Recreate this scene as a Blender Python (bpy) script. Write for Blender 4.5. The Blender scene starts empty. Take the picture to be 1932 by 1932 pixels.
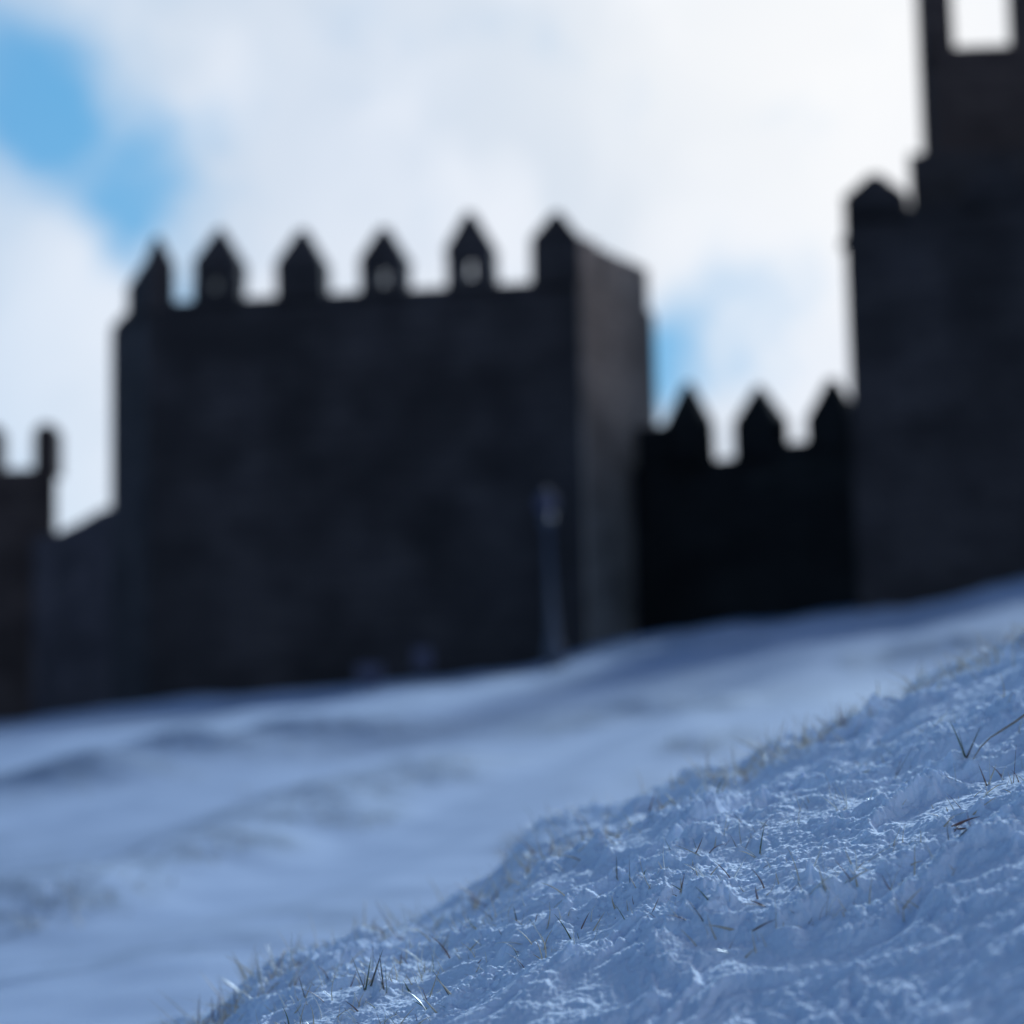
import bpy, math, random
import numpy as np
from mathutils import Matrix, Vector

S = 1932.0                     # the photograph's measuring grid
rng = random.Random(7)
sc = bpy.context.scene
C = sc.collection

# ------------------------------------------------------------------ camera
FOV = math.radians(26.0)
TT = 2 * math.tan(FOV / 2)
PITCH = math.radians(6.7)
ROLL = math.radians(-1.2)
R = (Matrix.Rotation(math.pi / 2 + PITCH, 3, 'X') @ Matrix.Rotation(ROLL, 3, 'Z'))
cd = bpy.data.cameras.new('camera')
cam = bpy.data.objects.new('camera', cd)
C.objects.link(cam)
cam.matrix_world = R.to_4x4()
cd.sensor_width = 36.0
cd.sensor_fit = 'HORIZONTAL'
cd.lens = 18.0 / math.tan(FOV / 2)
cd.clip_start = 0.05
cd.clip_end = 3000
cd.dof.use_dof = True
cd.dof.focus_distance = 1.92
cd.dof.aperture_fstop = 3.7
cd.dof.aperture_blades = 0
sc.camera = cam

# ------------------------------------------------------------------ sky and sun
SUN_EL = math.radians(26)
SUN_AZ = math.radians(19)      # clockwise from +Y (the viewing direction) towards +X
w = bpy.data.worlds.new('World')
sc.world = w
w.use_nodes = True
nt = w.node_tree
for n in list(nt.nodes):
    nt.nodes.remove(n)


def N(tree, kind, **kw):
    n = tree.nodes.new(kind)
    for k, v in kw.items():
        setattr(n, k, v)
    return n


def math_n(tree, op, a, b=None, clamp=False):
    n = N(tree, 'ShaderNodeMath', operation=op, use_clamp=clamp)
    for i, v in enumerate((a, b)):
        if v is None:
            continue
        if isinstance(v, (int, float)):
            n.inputs[i].default_value = v
        else:
            tree.links.new(v, n.inputs[i])
    return n.outputs[0]


def smooth(tree, v, lo, hi, a=0.0, b=1.0):
    n = N(tree, 'ShaderNodeMapRange', interpolation_type='SMOOTHSTEP')
    tree.links.new(v, n.inputs[0])
    n.inputs[1].default_value = lo
    n.inputs[2].default_value = hi
    n.inputs[3].default_value = a
    n.inputs[4].default_value = b
    return n.outputs[0]


def mix_rgb(tree, f, a, b):
    n = N(tree, 'ShaderNodeMix', data_type='RGBA')
    for sock, v in ((n.inputs[0], f), (n.inputs[6], a), (n.inputs[7], b)):
        if isinstance(v, (int, float)):
            sock.default_value = v
        elif isinstance(v, tuple):
            sock.default_value = (*v, 1)
        else:
            tree.links.new(v, sock)
    return n.outputs[2]


def cam_dir(px, py):
    """direction in the world seen at a measured point of the photograph"""
    d = R @ Vector(((px / S - 0.5) * TT, (0.5 - py / S) * TT, -1.0))
    return d


sky = N(nt, 'ShaderNodeTexSky', sky_type='NISHITA')
sky.sun_disc = False
sky.sun_elevation = SUN_EL
sky.sun_rotation = SUN_AZ
sky.air_density = 1.0
sky.dust_density = 0.3
sky.ozone_density = 6.0
bg_sky = N(nt, 'ShaderNodeBackground')
nt.links.new(sky.outputs[0], bg_sky.inputs[0])
bg_sky.inputs[1].default_value = 0.108

tc = N(nt, 'ShaderNodeTexCoord')
D = tc.outputs['Generated']
nz = N(nt, 'ShaderNodeTexNoise')
nt.links.new(D, nz.inputs['Vector'])
nz.inputs['Scale'].default_value = 9.0
nz.inputs['Detail'].default_value = 3.0
nz.inputs['Roughness'].default_value = 0.45
nzc = N(nt, 'ShaderNodeVectorMath', operation='SUBTRACT')
nt.links.new(nz.outputs['Color'], nzc.inputs[0])
nzc.inputs[1].default_value = (0.5, 0.5, 0.5)
nzs = N(nt, 'ShaderNodeVectorMath', operation='SCALE')
nt.links.new(nzc.outputs[0], nzs.inputs[0])
nzs.inputs['Scale'].default_value = 0.075
wd = N(nt, 'ShaderNodeVectorMath', operation='ADD')
nt.links.new(D, wd.inputs[0])
nt.links.new(nzs.outputs[0], wd.inputs[1])


def blob(px, py, r, soft=1.0):
    c = cam_dir(px, py).normalized()
    n = N(nt, 'ShaderNodeVectorMath', operation='DISTANCE')
    nt.links.new(wd.outputs[0], n.inputs[0])
    n.inputs[1].default_value = c
    rr = r / S * TT
    return smooth(nt, n.outputs['Value'], rr * (1 - 0.75 * soft), rr * (1 + 0.5 * soft), 1.0, 0.0)


def bmax(lst):
    v = lst[0]
    for x in lst[1:]:
        v = math_n(nt, 'MAXIMUM', v, x)
    return v


def add_all(lst):
    v = lst[0]
    for x in lst[1:]:
        v = math_n(nt, 'ADD', v, x)
    return v


field = add_all([math_n(nt, 'MULTIPLY', blob(px, py, r, 1.3), k) for px, py, r, k in (
    (80, 150, 150, .68), (-20, 250, 170, .75), (225, 330, 140, .60), (205, 425, 90, .5), (60, 20, 200, .42), (300, 290, 110, .28), (430, 120, 130, .26), (60, 380, 130, .3),
    (1290, 700, 95, .95), (1400, 655, 170, .62), (420, 520, 130, .36), (340, 560, 70, .2))])
nzh = N(nt, 'ShaderNodeTexNoise')
nt.links.new(D, nzh.inputs['Vector'])
nzh.inputs['Scale'].default_value = 17.0
nzh.inputs['Detail'].default_value = 4.0
nzh.inputs['Roughness'].default_value = 0.55
field = math_n(nt, 'ADD', field, math_n(nt, 'MULTIPLY', math_n(nt, 'SUBTRACT', nzh.outputs['Fac'], 0.5), 1.5))
holes = smooth(nt, field, 0.0, 1.3)
# broad cloud deck in front, broken further round
fwd = N(nt, 'ShaderNodeVectorMath', operation='DOT_PRODUCT')
nt.links.new(D, fwd.inputs[0])
fwd.inputs[1].default_value = Vector((0.15, 1.0, 0.28)).normalized()
front = smooth(nt, fwd.outputs['Value'], 0.84, 0.97)
nz2 = N(nt, 'ShaderNodeTexNoise')
nt.links.new(wd.outputs[0], nz2.inputs['Vector'])
nz2.inputs['Scale'].default_value = 2.4
nz2.inputs['Detail'].default_value = 5.0
broken = smooth(nt, nz2.outputs['Fac'], 0.52, 0.68)
cover = math_n(nt, 'MAXIMUM', front, math_n(nt, 'MULTIPLY', broken, 0.45))
cover = math_n(nt, 'MULTIPLY', cover, math_n(nt, 'SUBTRACT', 1.0, math_n(nt, 'MULTIPLY', holes, 0.93)))
# grey folds in the cloud
nz3 = N(nt, 'ShaderNodeTexNoise')
nt.links.new(wd.outputs[0], nz3.inputs['Vector'])
nz3.inputs['Scale'].default_value = 7.0
nz3.inputs['Detail'].default_value = 3.0
nz3.inputs['Distortion'].default_value = 0.5
fold = smooth(nt, nz3.outputs['Fac'], 0.36, 0.6)
cc = mix_rgb(nt, fold, (0.66, 0.745, 0.86), (0.83, 0.88, 0.965))
glow = math_n(nt, 'MULTIPLY', blob(1600, 60, 520, 1.3), 0.8)
cc = mix_rgb(nt, glow, cc, (1.0, 1.0, 1.0))
cool = math_n(nt, 'MULTIPLY', blob(560, 250, 260, 1.2), 0.35)
cc = mix_rgb(nt, cool, cc, (0.62, 0.72, 0.87))
bg_cl = N(nt, 'ShaderNodeBackground')
nt.links.new(cc, bg_cl.inputs[0])
# clouds near the hidden sun are bright, those behind the viewer dull
cst = smooth(nt, fwd.outputs['Value'], 0.66, 0.95, 0.03, 1.0)
# added bright cloud, out of view, to light the tower's right face
fill_lobe = N(nt, 'ShaderNodeVectorMath', operation='DOT_PRODUCT')
nt.links.new(D, fill_lobe.inputs[0])
fill_lobe.inputs[1].default_value = Vector((0.85, -0.35, 0.42)).normalized()
lb = smooth(nt, fill_lobe.outputs['Value'], 0.88, 0.99)
cover = math_n(nt, 'MAXIMUM', cover, lb)
nt.links.new(math_n(nt, 'ADD', cst, math_n(nt, 'MULTIPLY', lb, 1.8)), bg_cl.inputs[1])
# clear sky low in front, brightened by thin haze
bg_blue = N(nt, 'ShaderNodeBackground')
bg_blue.inputs[0].default_value = (0.08, 0.48, 0.87, 1)
bg_blue.inputs[1].default_value = 0.85
mxb = N(nt, 'ShaderNodeMixShader')
nt.links.new(math_n(nt, 'MULTIPLY', front, 0.8), mxb.inputs[0])
nt.links.new(bg_sky.outputs[0], mxb.inputs[1])
nt.links.new(bg_blue.outputs[0], mxb.inputs[2])
mxs = N(nt, 'ShaderNodeMixShader')
nt.links.new(cover, mxs.inputs[0])
nt.links.new(mxb.outputs[0], mxs.inputs[1])
nt.links.new(bg_cl.outputs[0], mxs.inputs[2])
out = N(nt, 'ShaderNodeOutputWorld')
nt.links.new(mxs.outputs[0], out.inputs[0])

sl = bpy.data.lights.new('sun', 'SUN')
sl.energy = 4.2
sl.angle = math.radians(5)
sl.color = (0.66, 0.84, 1.0)
sun = bpy.data.objects.new('sun', sl)
C.objects.link(sun)
sv = Vector((math.sin(SUN_AZ) * math.cos(SUN_EL), math.cos(SUN_AZ) * math.cos(SUN_EL), math.sin(SUN_EL)))
sun.rotation_euler = sv.to_track_quat('Z', 'Y').to_euler()

sc.view_settings.view_transform = 'Standard'
sc.view_settings.look = 'None'
sc.view_settings.gamma = 1.0
sc.view_settings.exposure = 0.0
sc.render.film_transparent = False
sc.cycles.use_denoising = True

# ------------------------------------------------------------------ helpers


def tag(o, label=None, cat=None, group=None, kind=None):
    if label:
        o['label'] = label
    if cat:
        o['category'] = cat
    if group:
        o['group'] = group
    if kind:
        o['kind'] = kind
    return o


def empty(name, loc):
    o = bpy.data.objects.new(name, None)
    C.objects.link(o)
    o.location = loc
    return o


def mesh_obj(name, verts, faces, mat, parent=None, smooth_=False, mats=None, midx=None):
    me = bpy.data.meshes.new(name)
    off = Vector(parent.location) if parent else Vector((0, 0, 0))
    me.from_pydata([tuple(Vector(v) - off) for v in verts], [], faces)
    for m in (mats or [mat]):
        me.materials.append(m)
    if midx is not None:
        me.polygons.foreach_set('material_index', midx)
    if smooth_:
        me.polygons.foreach_set('use_smooth', [True] * len(faces))
    me.update()
    o = bpy.data.objects.new(name, me)
    C.objects.link(o)
    if parent:
        o.parent = parent
    return o


def on_ray_z(px, py, z):
    """the point at height z on the sight line"""
    d = cam_dir(px, py)
    return d * (z / d.z)


def on_ray_y(px, py, y):
    d = cam_dir(px, py)
    return d * (y / d.y)


# ---- gradient noise in numpy
_perm = np.random.RandomState(11).permutation(256).astype(np.int32)
_perm = np.concatenate([_perm, _perm, _perm])
_ang = np.random.RandomState(5).rand(256) * 2 * np.pi
_gx, _gy = np.cos(_ang).astype(np.float32), np.sin(_ang).astype(np.float32)


def pn(x, y):
    x = np.asarray(x, np.float32)
    y = np.asarray(y, np.float32)
    xi = np.floor(x).astype(np.int32)
    yi = np.floor(y).astype(np.int32)
    fx, fy = x - xi, y - yi
    xi &= 255
    yi &= 255
    u = fx * fx * fx * (fx * (fx * 6 - 15) + 10)
    v = fy * fy * fy * (fy * (fy * 6 - 15) + 10)

    def g(ix, iy, dx, dy):
        h = _perm[_perm[ix & 255] + (iy & 255)]
        return _gx[h] * dx + _gy[h] * dy
    a = g(xi, yi, fx, fy)
    b = g(xi + 1, yi, fx - 1, fy)
    c = g(xi, yi + 1, fx, fy - 1)
    d = g(xi + 1, yi + 1, fx - 1, fy - 1)
    return ((a + (b - a) * u) + ((c + (d - c) * u) - (a + (b - a) * u)) * v) * 1.5


def sst(x, a, b):
    t = np.clip((x - a) / (b - a), 0, 1)
    return t * t * (3 - 2 * t)


# ------------------------------------------------------------------ the lie of the land
# far edge of the slope against the walls, as seen
RIDGE = [(-700, 1440), (-300, 1400), (0, 1366), (200, 1336), (400, 1314), (700, 1292), (850, 1277), (1000, 1262), (1080, 1238),
         (1200, 1203), (1300, 1184), (1500, 1166), (1600, 1150), (1690, 1146), (1800, 1118), (1932, 1086), (2300, 1010), (2700, 930)]
_ra, _re = [], []
for px, py in RIDGE:
    d = cam_dir(px, py)
    _ra.append(math.atan2(d.x, d.y))
    _re.append(d.z / math.hypot(d.x, d.y))
_ra, _re = np.array(_ra), np.array(_re)
_fa = np.linspace(-0.62, 0.62, 621)
_fe = np.interp(_fa, _ra, _re)


def _blur(v, sg):
    kx = np.arange(-int(4 * sg), int(4 * sg) + 1)
    kk = np.exp(-0.5 * (kx / sg) ** 2)
    return np.convolve(np.pad(v, len(kx) // 2, mode='edge'), kk / kk.sum(), mode='valid')


_fe1, _fe2 = _blur(_fe, 4), _blur(_fe, 28)
# near bank: its brow against the slope, as seen
BROW = [(-500, 2350), (-100, 2150), (200, 2015), (330, 1955), (480, 1875), (700, 1772), (900, 1662), (1000, 1604), (1150, 1540), (1250, 1480),
        (1400, 1437), (1600, 1375), (1700, 1322), (1830, 1240), (1932, 1200), (2200, 1080), (2600, 950)]


def bank_plane(x, y):
    return -0.583 + 0.307 * x + 0.237 * y


_ba, _br = [], []
for px, py in BROW:
    d = cam_dir(px, py)
    hx = math.hypot(d.x, d.y)
    dn = d.z - 0.307 * d.x - 0.237 * d.y
    t = -0.583 / dn
    _ba.append(math.atan2(d.x, d.y))
    _br.append(min(abs(t), 4.0) * hx)
_ba, _br = np.array(_ba), np.array(_br)

MOUNDS = []     # turf hummocks on the slope: x, y, height, half-length, half-depth
SPIKES = []     # snow clinging up round stalks: x, y, height, radius


def height(x, y, fine=True, want_turf=False, want_bank=False):
    x = np.asarray(x, np.float64)
    y = np.asarray(y, np.float64)
    r = np.hypot(x, y)
    a = np.arctan2(x, y)
    aw = np.clip(a, -0.6, 0.6)
    # --- the slope running up to the walls
    _w = sst(r, 14, 40)
    e = np.interp(aw, _fa, _fe1) * _w + np.interp(aw, _fa, _fe2) * (1 - _w)
    rr = np.minimum(r, 46.0)
    z0 = -0.46 + 0.02 * np.sin(aw * 5)
    hm = z0 + (e * 46.0 + 0.46) * (rr / 46.0) * (0.86 + 0.14 * (rr / 46.0)) + np.where(r > 46, (r - 46) * 0.03 * (r < 90) + (r >= 90) * 1.32, 0)
    back = sst(np.abs(a), 0.6, 1.6)
    hm = hm * (1 - back) + (-0.5 + 0.10 * x + 0.02 * np.clip(r, 0, 60)) * back
    roll = pn(x * 0.11 + 3, y * 0.16 + 9) * 0.28 * sst(r, 6, 20) * (1 - sst(r, 30, 44))
    uu = x - 0.28 * y
    roll += pn(uu * 0.75 + 31, y * 0.16 + 4) * 0.085 * sst(r, 3, 8)
    roll += pn(uu * 2.0 + 1, y * 0.45 + 14) * 0.030 * sst(r, 2.5, 5)
    roll += pn(x * 5.1, y * 4.3 + 2) * 0.006 * (1 - sst(r, 12, 25))
    turf = np.zeros_like(r)
    for (mx, my, mh, ml, md) in MOUNDS:
        g = np.exp(-((x - mx) / ml) ** 2 - ((y - my) / md) ** 2)
        turf = np.maximum(turf, g)
        hm = hm + g * mh
    hm = hm + roll
    if want_turf:
        return turf
    # --- the near bank
    rc = np.interp(aw, _ba, _br) + 0.08 * pn(a * 14 + 5, a * 3) + 0.03 * pn(a * 45 + 5, a * 3)
    rc = np.maximum(rc, 0.9) + 0.03
    mm = 1.6
    s = np.clip(r - (rc - mm / 2), 0, None)
    hb = bank_plane(x, y) - (0.583 / rc) / (2 * mm) * s * s - 0.014
    bk = sst(-y, -0.2, 3.0)
    hb = hb * (1 - bk) + (-0.6 + 0.25 * x + 0.03 * y) * bk
    far_side = sst(np.hypot(x, y), 6, 14)
    hb = hb * (1 - far_side) + (-20) * far_side
    if fine:
        near = r < 4.2
        xs, ys = x[near], y[near]
        # drifts and hollows between the grass clumps
        q = pn(xs * 3.1 + 7, ys * 2.6 + 1) * 0.020
        wx = xs + 0.035 * pn(xs * 9 + 3, ys * 9)
        wy = ys + 0.035 * pn(xs * 9, ys * 9 + 40)
        clump = sst(pn(xs * 2.6 + 60, ys * 2.0 + 13) + 0.45 * sst(r[near], 1.5, 1.9) - 0.12, -0.3, 0.35)
        wx2 = wx + 0.006 * pn(xs * 28 + 3, ys * 28)
        wy2 = wy + 0.006 * pn(xs * 28, ys * 28 + 40)

        def ridge(f, ox, oy, sx=1.0):
            v = 1 - np.abs(pn(wx2 * f * sx + ox, wy2 * f + oy)) * 2.2
            return np.sign(v) * np.abs(v) ** 1.5

        def puff(f, ox, oy):
            return np.abs(pn(xs * f + ox + 0.4 * wx2, ys * f + oy)) * 2.0
        th = math.radians(28)
        cu, cv = wx * math.cos(th) + wy * math.sin(th), -wx * math.sin(th) + wy * math.cos(th)

        def ledge(fv, fu, ox, warp, amp, thr):
            """drift ledges: steep towards the viewer, easing off behind a broken lip"""
            ph = cv * fv + warp * pn(cu * fu + ox, cv * fv * 0.55 + ox) + 0.35 * warp * pn(cu * fu * 3.1, cv * fv * 1.7 + ox)
            f = ph - np.floor(ph)
            up = sst(f, 0.0, 0.34)
            dn = 1 - np.clip((f - 0.34) / 0.66, 0, 1) ** 0.8
            prof = np.where(f < 0.34, up, dn)
            am = sst(pn(cu * fu * 1.3 + ox + 7, cv * fv * 0.8 + 3), -0.35 + thr, 0.4 + thr)
            lip = np.exp(-((f - 0.42) / 0.22) ** 2) * am
            return amp * prof * am, lip
        l1, p1 = ledge(5.5, 3.2, 3.7, 1.3, 0.0110, -0.1)
        l2, p2 = ledge(13.0, 8.0, 9.1, 1.2, 0.0055, -0.05)
        l3, p3 = ledge(30.0, 19.0, 1.3, 1.2, 0.0027, 0.0)
        rip = 1 - sst(r[near], 1.5, 1.85)
        k1 = (0.22 + 0.9 * np.clip(p1 + 0.6 * p2, 0, 1)) * (0.45 + 0.55 * clump) * (1 - 0.5 * rip)
        q += 0.011 * pn(wx * 5.5 + 2, wy * 7.0 + 8)
        q += l1 * (1 - 0.5 * rip) + l2 + l3 * (0.4 + 0.6 * k1)
        q += 0.0036 * k1 * puff(24, 19, 15)
        q += 0.0024 * k1 * puff(52, 4, 11)
        q += 0.0018 * (0.15 + k1) * puff(83, 14, 31)
        q += 0.0015 * (0.1 + k1) * puff(128, 7, 21)
        q += 0.0010 * (0.3 + k1) * puff(215, 9, 1)
        q += 0.0006 * (0.4 + k1) * pn(wx * 380 + 19, wy * 370)
        # long smooth ripples low on the right
        q += rip * 0.0030 * pn(cu * 20 + 4, cv * 46 + 3)
        q += rip * 0.0026 * (1 - np.abs(pn(cu * 42 + 4, cv * 84 + 3)) * 2)
        q += rip * 0.0012 * (1 - np.abs(pn(cu * 90 + 4, cv * 150 + 3)) * 2)
        # peaked snow round stalks, raised where noise spots are high
        pk = sst(pn(xs * 17 + 80, ys * 17 + 33), 0.42, 0.85)
        q += 0.008 * clump * pk * pk
        for (sx, sy, sh, sr) in SPIKES:
            m = (np.abs(xs - sx) < sr * 4) & (np.abs(ys - sy) < sr * 4)
            if m.any():
                dx, dy = xs[m] - sx, ys[m] - sy
                dd = np.hypot(dx, dy) / sr
                an = np.arctan2(dx, dy)
                lob = 1 + 0.35 * np.sin(an * 3 + sx * 90) + 0.2 * np.sin(an * 5 + sy * 70)
                q[m] += 0.75 * sh * np.exp(-dd / lob * 1.5) * (1 + 0.35 * pn(xs[m] * 150, ys[m] * 150))
        hb[near] += q
    if want_bank:
        return sst(hb - hm, -0.02, 0.03)
    k = 0.05
    hgt = np.maximum(hb, hm)
    df = np.abs(hb - hm)
    hgt = hgt + np.where(df < k, (k - df) ** 2 / (4 * k), 0)
    return hgt


def hit(px, py, rmin=0.9, rmax=60.0):
    """where the sight line first meets the snow"""
    d = cam_dir(px, py)
    hl = math.hypot(d.x, d.y)
    t = np.geomspace(rmin, rmax, 2600) / hl
    X, Y, Z = d.x * t, d.y * t, d.z * t
    h = height(X, Y)
    b = np.nonzero(Z < h)[0]
    if len(b) == 0:
        return None
    i = b[0]
    return Vector((X[i], Y[i], float(h[i])))


# ------------------------------------------------------------------ materials


def new_mat(name):
    m = bpy.data.materials.new(name)
    m.use_nodes = True
    t = m.node_tree
    p = t.nodes['Principled BSDF']
    return m, t, p


def snow_material(name, turf_shade):
    m, t, p = new_mat(name)
    g = N(t, 'ShaderNodeNewGeometry')
    n1 = N(t, 'ShaderNodeTexNoise')
    t.links.new(g.outputs['Position'], n1.inputs['Vector'])
    n1.inputs['Scale'].default_value = 40
    n1.inputs['Detail'].default_value = 4
    if turf_shade:      # slope's shade put into the base colour, darker than the bank's snow
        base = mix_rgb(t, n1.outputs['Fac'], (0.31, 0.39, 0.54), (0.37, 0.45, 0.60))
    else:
        dp = N(t, 'ShaderNodeAttribute', attribute_name='bank_part')  # off the bank, the same shade-darkened tone as the slope
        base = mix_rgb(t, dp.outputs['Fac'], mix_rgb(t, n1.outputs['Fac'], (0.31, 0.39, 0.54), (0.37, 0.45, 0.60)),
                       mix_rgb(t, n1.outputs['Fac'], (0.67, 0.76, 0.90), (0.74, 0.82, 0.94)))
    if turf_shade:
        # dead turf showing through thin snow in streaks
        mp = N(t, 'ShaderNodeMapping')
        mp.inputs['Scale'].default_value = (0.42, 0.26, 0.0)
        mp.inputs['Rotation'].default_value = (0, 0, math.radians(-12))
        mp.inputs['Location'].default_value = (2.3, 0.9, 0)
        t.links.new(g.outputs['Position'], mp.inputs['Vector'])
        a = N(t, 'ShaderNodeTexNoise')
        t.links.new(mp.outputs[0], a.inputs['Vector'])
        a.inputs['Scale'].default_value = 1.0
        a.inputs['Detail'].default_value = 3
        b = N(t, 'ShaderNodeTexNoise')
        t.links.new(g.outputs['Position'], b.inputs['Vector'])
        b.inputs['Scale'].default_value = 9
        b.inputs['Detail'].default_value = 5
        b.inputs['Roughness'].default_value = 0.7
        tf = N(t, 'ShaderNodeAttribute', attribute_name='turf')
        aa = math_n(t, 'MAXIMUM', math_n(t, 'MULTIPLY', smooth(t, a.outputs['Fac'], 0.42, 0.62), 0.7), smooth(t, tf.outputs['Fac'], 0.08, 0.65))
        f = math_n(t, 'MULTIPLY', aa, smooth(t, b.outputs['Fac'], 0.36, 0.60))
        base = mix_rgb(t, math_n(t, 'MULTIPLY', f, 0.72), base, (0.13, 0.18, 0.25))
    t.links.new(base, p.inputs['Base Color'])
    p.inputs['Roughness'].default_value = 0.85
    p.inputs['Specular IOR Level'].default_value = 0.12
    if not turf_shade:
        p.inputs['Subsurface Weight'].default_value = 0.25
        p.inputs['Subsurface Radius'].default_value = (0.6, 0.8, 1.0)
        p.inputs['Subsurface Scale'].default_value = 0.003
        f1 = N(t, 'ShaderNodeTexNoise')
        t.links.new(g.outputs['Position'], f1.inputs['Vector'])
        f1.inputs['Scale'].default_value = 300
        f1.inputs['Detail'].default_value = 3
        f1.inputs['Roughness'].default_value = 0.6
        bp = N(t, 'ShaderNodeBump')
        bp.inputs['Strength'].default_value = 0.8
        bp.inputs['Distance'].default_value = 0.0016
        t.links.new(f1.outputs['Fac'], bp.inputs['Height'])
        t.links.new(bp.outputs[0], p.inputs['Normal'])
    return m


def stone_material(name, c1, c2, mortar, sx=1.0):
    m, t, p = new_mat(name)
    g = N(t, 'ShaderNodeTexCoord')
    sep = N(t, 'ShaderNodeSeparateXYZ')
    t.links.new(g.outputs['Object'], sep.inputs[0])
    xy = math_n(t, 'ADD', sep.outputs[0], math_n(t, 'MULTIPLY', sep.outputs[1], 0.93))
    cmb = N(t, 'ShaderNodeCombineXYZ')
    t.links.new(xy, cmb.inputs[0])
    t.links.new(sep.outputs[2], cmb.inputs[1])
    wn = N(t, 'ShaderNodeTexNoise')
    t.links.new(g.outputs['Object'], wn.inputs['Vector'])
    wn.inputs['Scale'].default_value = 1.4
    wv = N(t, 'ShaderNodeVectorMath', operation='MULTIPLY_ADD')
    t.links.new(wn.outputs['Color'], wv.inputs[0])
    wv.inputs[1].default_value = (0.16, 0.16, 0)
    t.links.new(cmb.outputs[0], wv.inputs[2])
    br = N(t, 'ShaderNodeTexBrick')
    t.links.new(wv.outputs[0], br.inputs['Vector'])
    br.inputs['Color1'].default_value = (*c1, 1)
    br.inputs['Color2'].default_value = (*c2, 1)
    br.inputs['Mortar'].default_value = (*mortar, 1)
    br.inputs['Scale'].default_value = 1.0
    br.inputs['Brick Width'].default_value = 0.62 * sx
    br.inputs['Row Height'].default_value = 0.31
    br.inputs['Mortar Size'].default_value = 0.022
    br.inputs['Mortar Smooth'].default_value = 0.5
    bn = N(t, 'ShaderNodeTexNoise')
    t.links.new(g.outputs['Object'], bn.inputs['Vector'])
    bn.inputs['Scale'].default_value = 0.55
    bn.inputs['Detail'].default_value = 5
    bn.inputs['Roughness'].default_value = 0.6
    k = smooth(t, bn.outputs['Fac'], 0.33, 0.68, 0.68, 1.35)
    vm = N(t, 'ShaderNodeVectorMath', operation='SCALE')
    t.links.new(br.outputs['Color'], vm.inputs[0])
    t.links.new(k, vm.inputs['Scale'])
    t.links.new(vm.outputs[0], p.inputs['Base Color'])
    p.inputs['Roughness'].default_value = 0.9
    p.inputs['Specular IOR Level'].default_value = 0.2
    hn = N(t, 'ShaderNodeTexNoise')
    t.links.new(g.outputs['Object'], hn.inputs['Vector'])
    hn.inputs['Scale'].default_value = 9
    hn.inputs['Detail'].default_value = 4
    hh = math_n(t, 'SUBTRACT', math_n(t, 'MULTIPLY', hn.outputs['Fac'], 0.5), br.outputs['Fac'])
    bp = N(t, 'ShaderNodeBump')
    bp.inputs['Strength'].default_value = 0.8
    bp.inputs['Distance'].default_value = 0.04
    t.links.new(hh, bp.inputs['Height'])
    t.links.new(bp.outputs[0], p.inputs['Normal'])
    return m


def plain(name, col, rough=0.5, metal=0.0, var=0.15, scale=30.0):
    m, t, p = new_mat(name)
    n1 = N(t, 'ShaderNodeTexNoise')
    c = N(t, 'ShaderNodeTexCoord')
    t.links.new(c.outputs['Object'], n1.inputs['Vector'])
    n1.inputs['Scale'].default_value = scale
    lo = tuple(v * (1 - var) for v in col)
    hi = tuple(min(1, v * (1 + var)) for v in col)
    t.links.new(mix_rgb(t, n1.outputs['Fac'], lo, hi), p.inputs['Base Color'])
    p.inputs['Roughness'].default_value = rough
    p.inputs['Metallic'].default_value = metal
    return m


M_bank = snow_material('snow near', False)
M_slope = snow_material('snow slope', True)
M_st = stone_material('granite', (0.046, 0.037, 0.038), (0.062, 0.050, 0.050), (0.038, 0.032, 0.033))
M_stshade = stone_material('granite with painted shade', (0.014, 0.0135, 0.014), (0.02, 0.019, 0.0185), (0.012, 0.012, 0.012))  # granite darkened: the inner corner's shade is put into the colour
M_stbrown = stone_material('brown stone', (0.068, 0.045, 0.040), (0.085, 0.058, 0.050), (0.05, 0.038, 0.035))
M_stlit = stone_material('granite with painted light', (0.38, 0.28, 0.225), (0.45, 0.335, 0.27), (0.32, 0.245, 0.205))  # granite made paler and browner: light on the tower's side painted in
M_stpale = stone_material('pale rubble', (0.080, 0.062, 0.068), (0.10, 0.078, 0.082), (0.062, 0.05, 0.054), 0.7)

# ------------------------------------------------------------------ the ground mesh


def geo(a, b, n):
    return np.geomspace(a, b, n, endpoint=False)


deg = np.radians
dense = np.linspace(deg(-15.5), deg(15.5), 1140)
angs = np.concatenate([np.linspace(deg(-180), deg(-34), 90, endpoint=False),
                       np.linspace(deg(-34), deg(-15.5), 190, endpoint=False),
                       dense,
                       np.linspace(deg(15.5), deg(34), 190)[1:],
                       np.linspace(deg(34), deg(180), 91)[1:]])
r1 = np.concatenate([geo(0.06, 1.05, 70), np.arange(1.05, 3.1, 0.0014), geo(3.1, 4.0, 240), [4.0]])
angs2 = np.concatenate([np.linspace(deg(-180), deg(-40), 60, endpoint=False),
                        np.linspace(deg(-40), deg(40), 620),
                        np.linspace(deg(40), deg(180), 61)[1:]])
r2 = np.concatenate([geo(3.97, 50, 520), geo(50, 900, 60), [900.0]])


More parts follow.
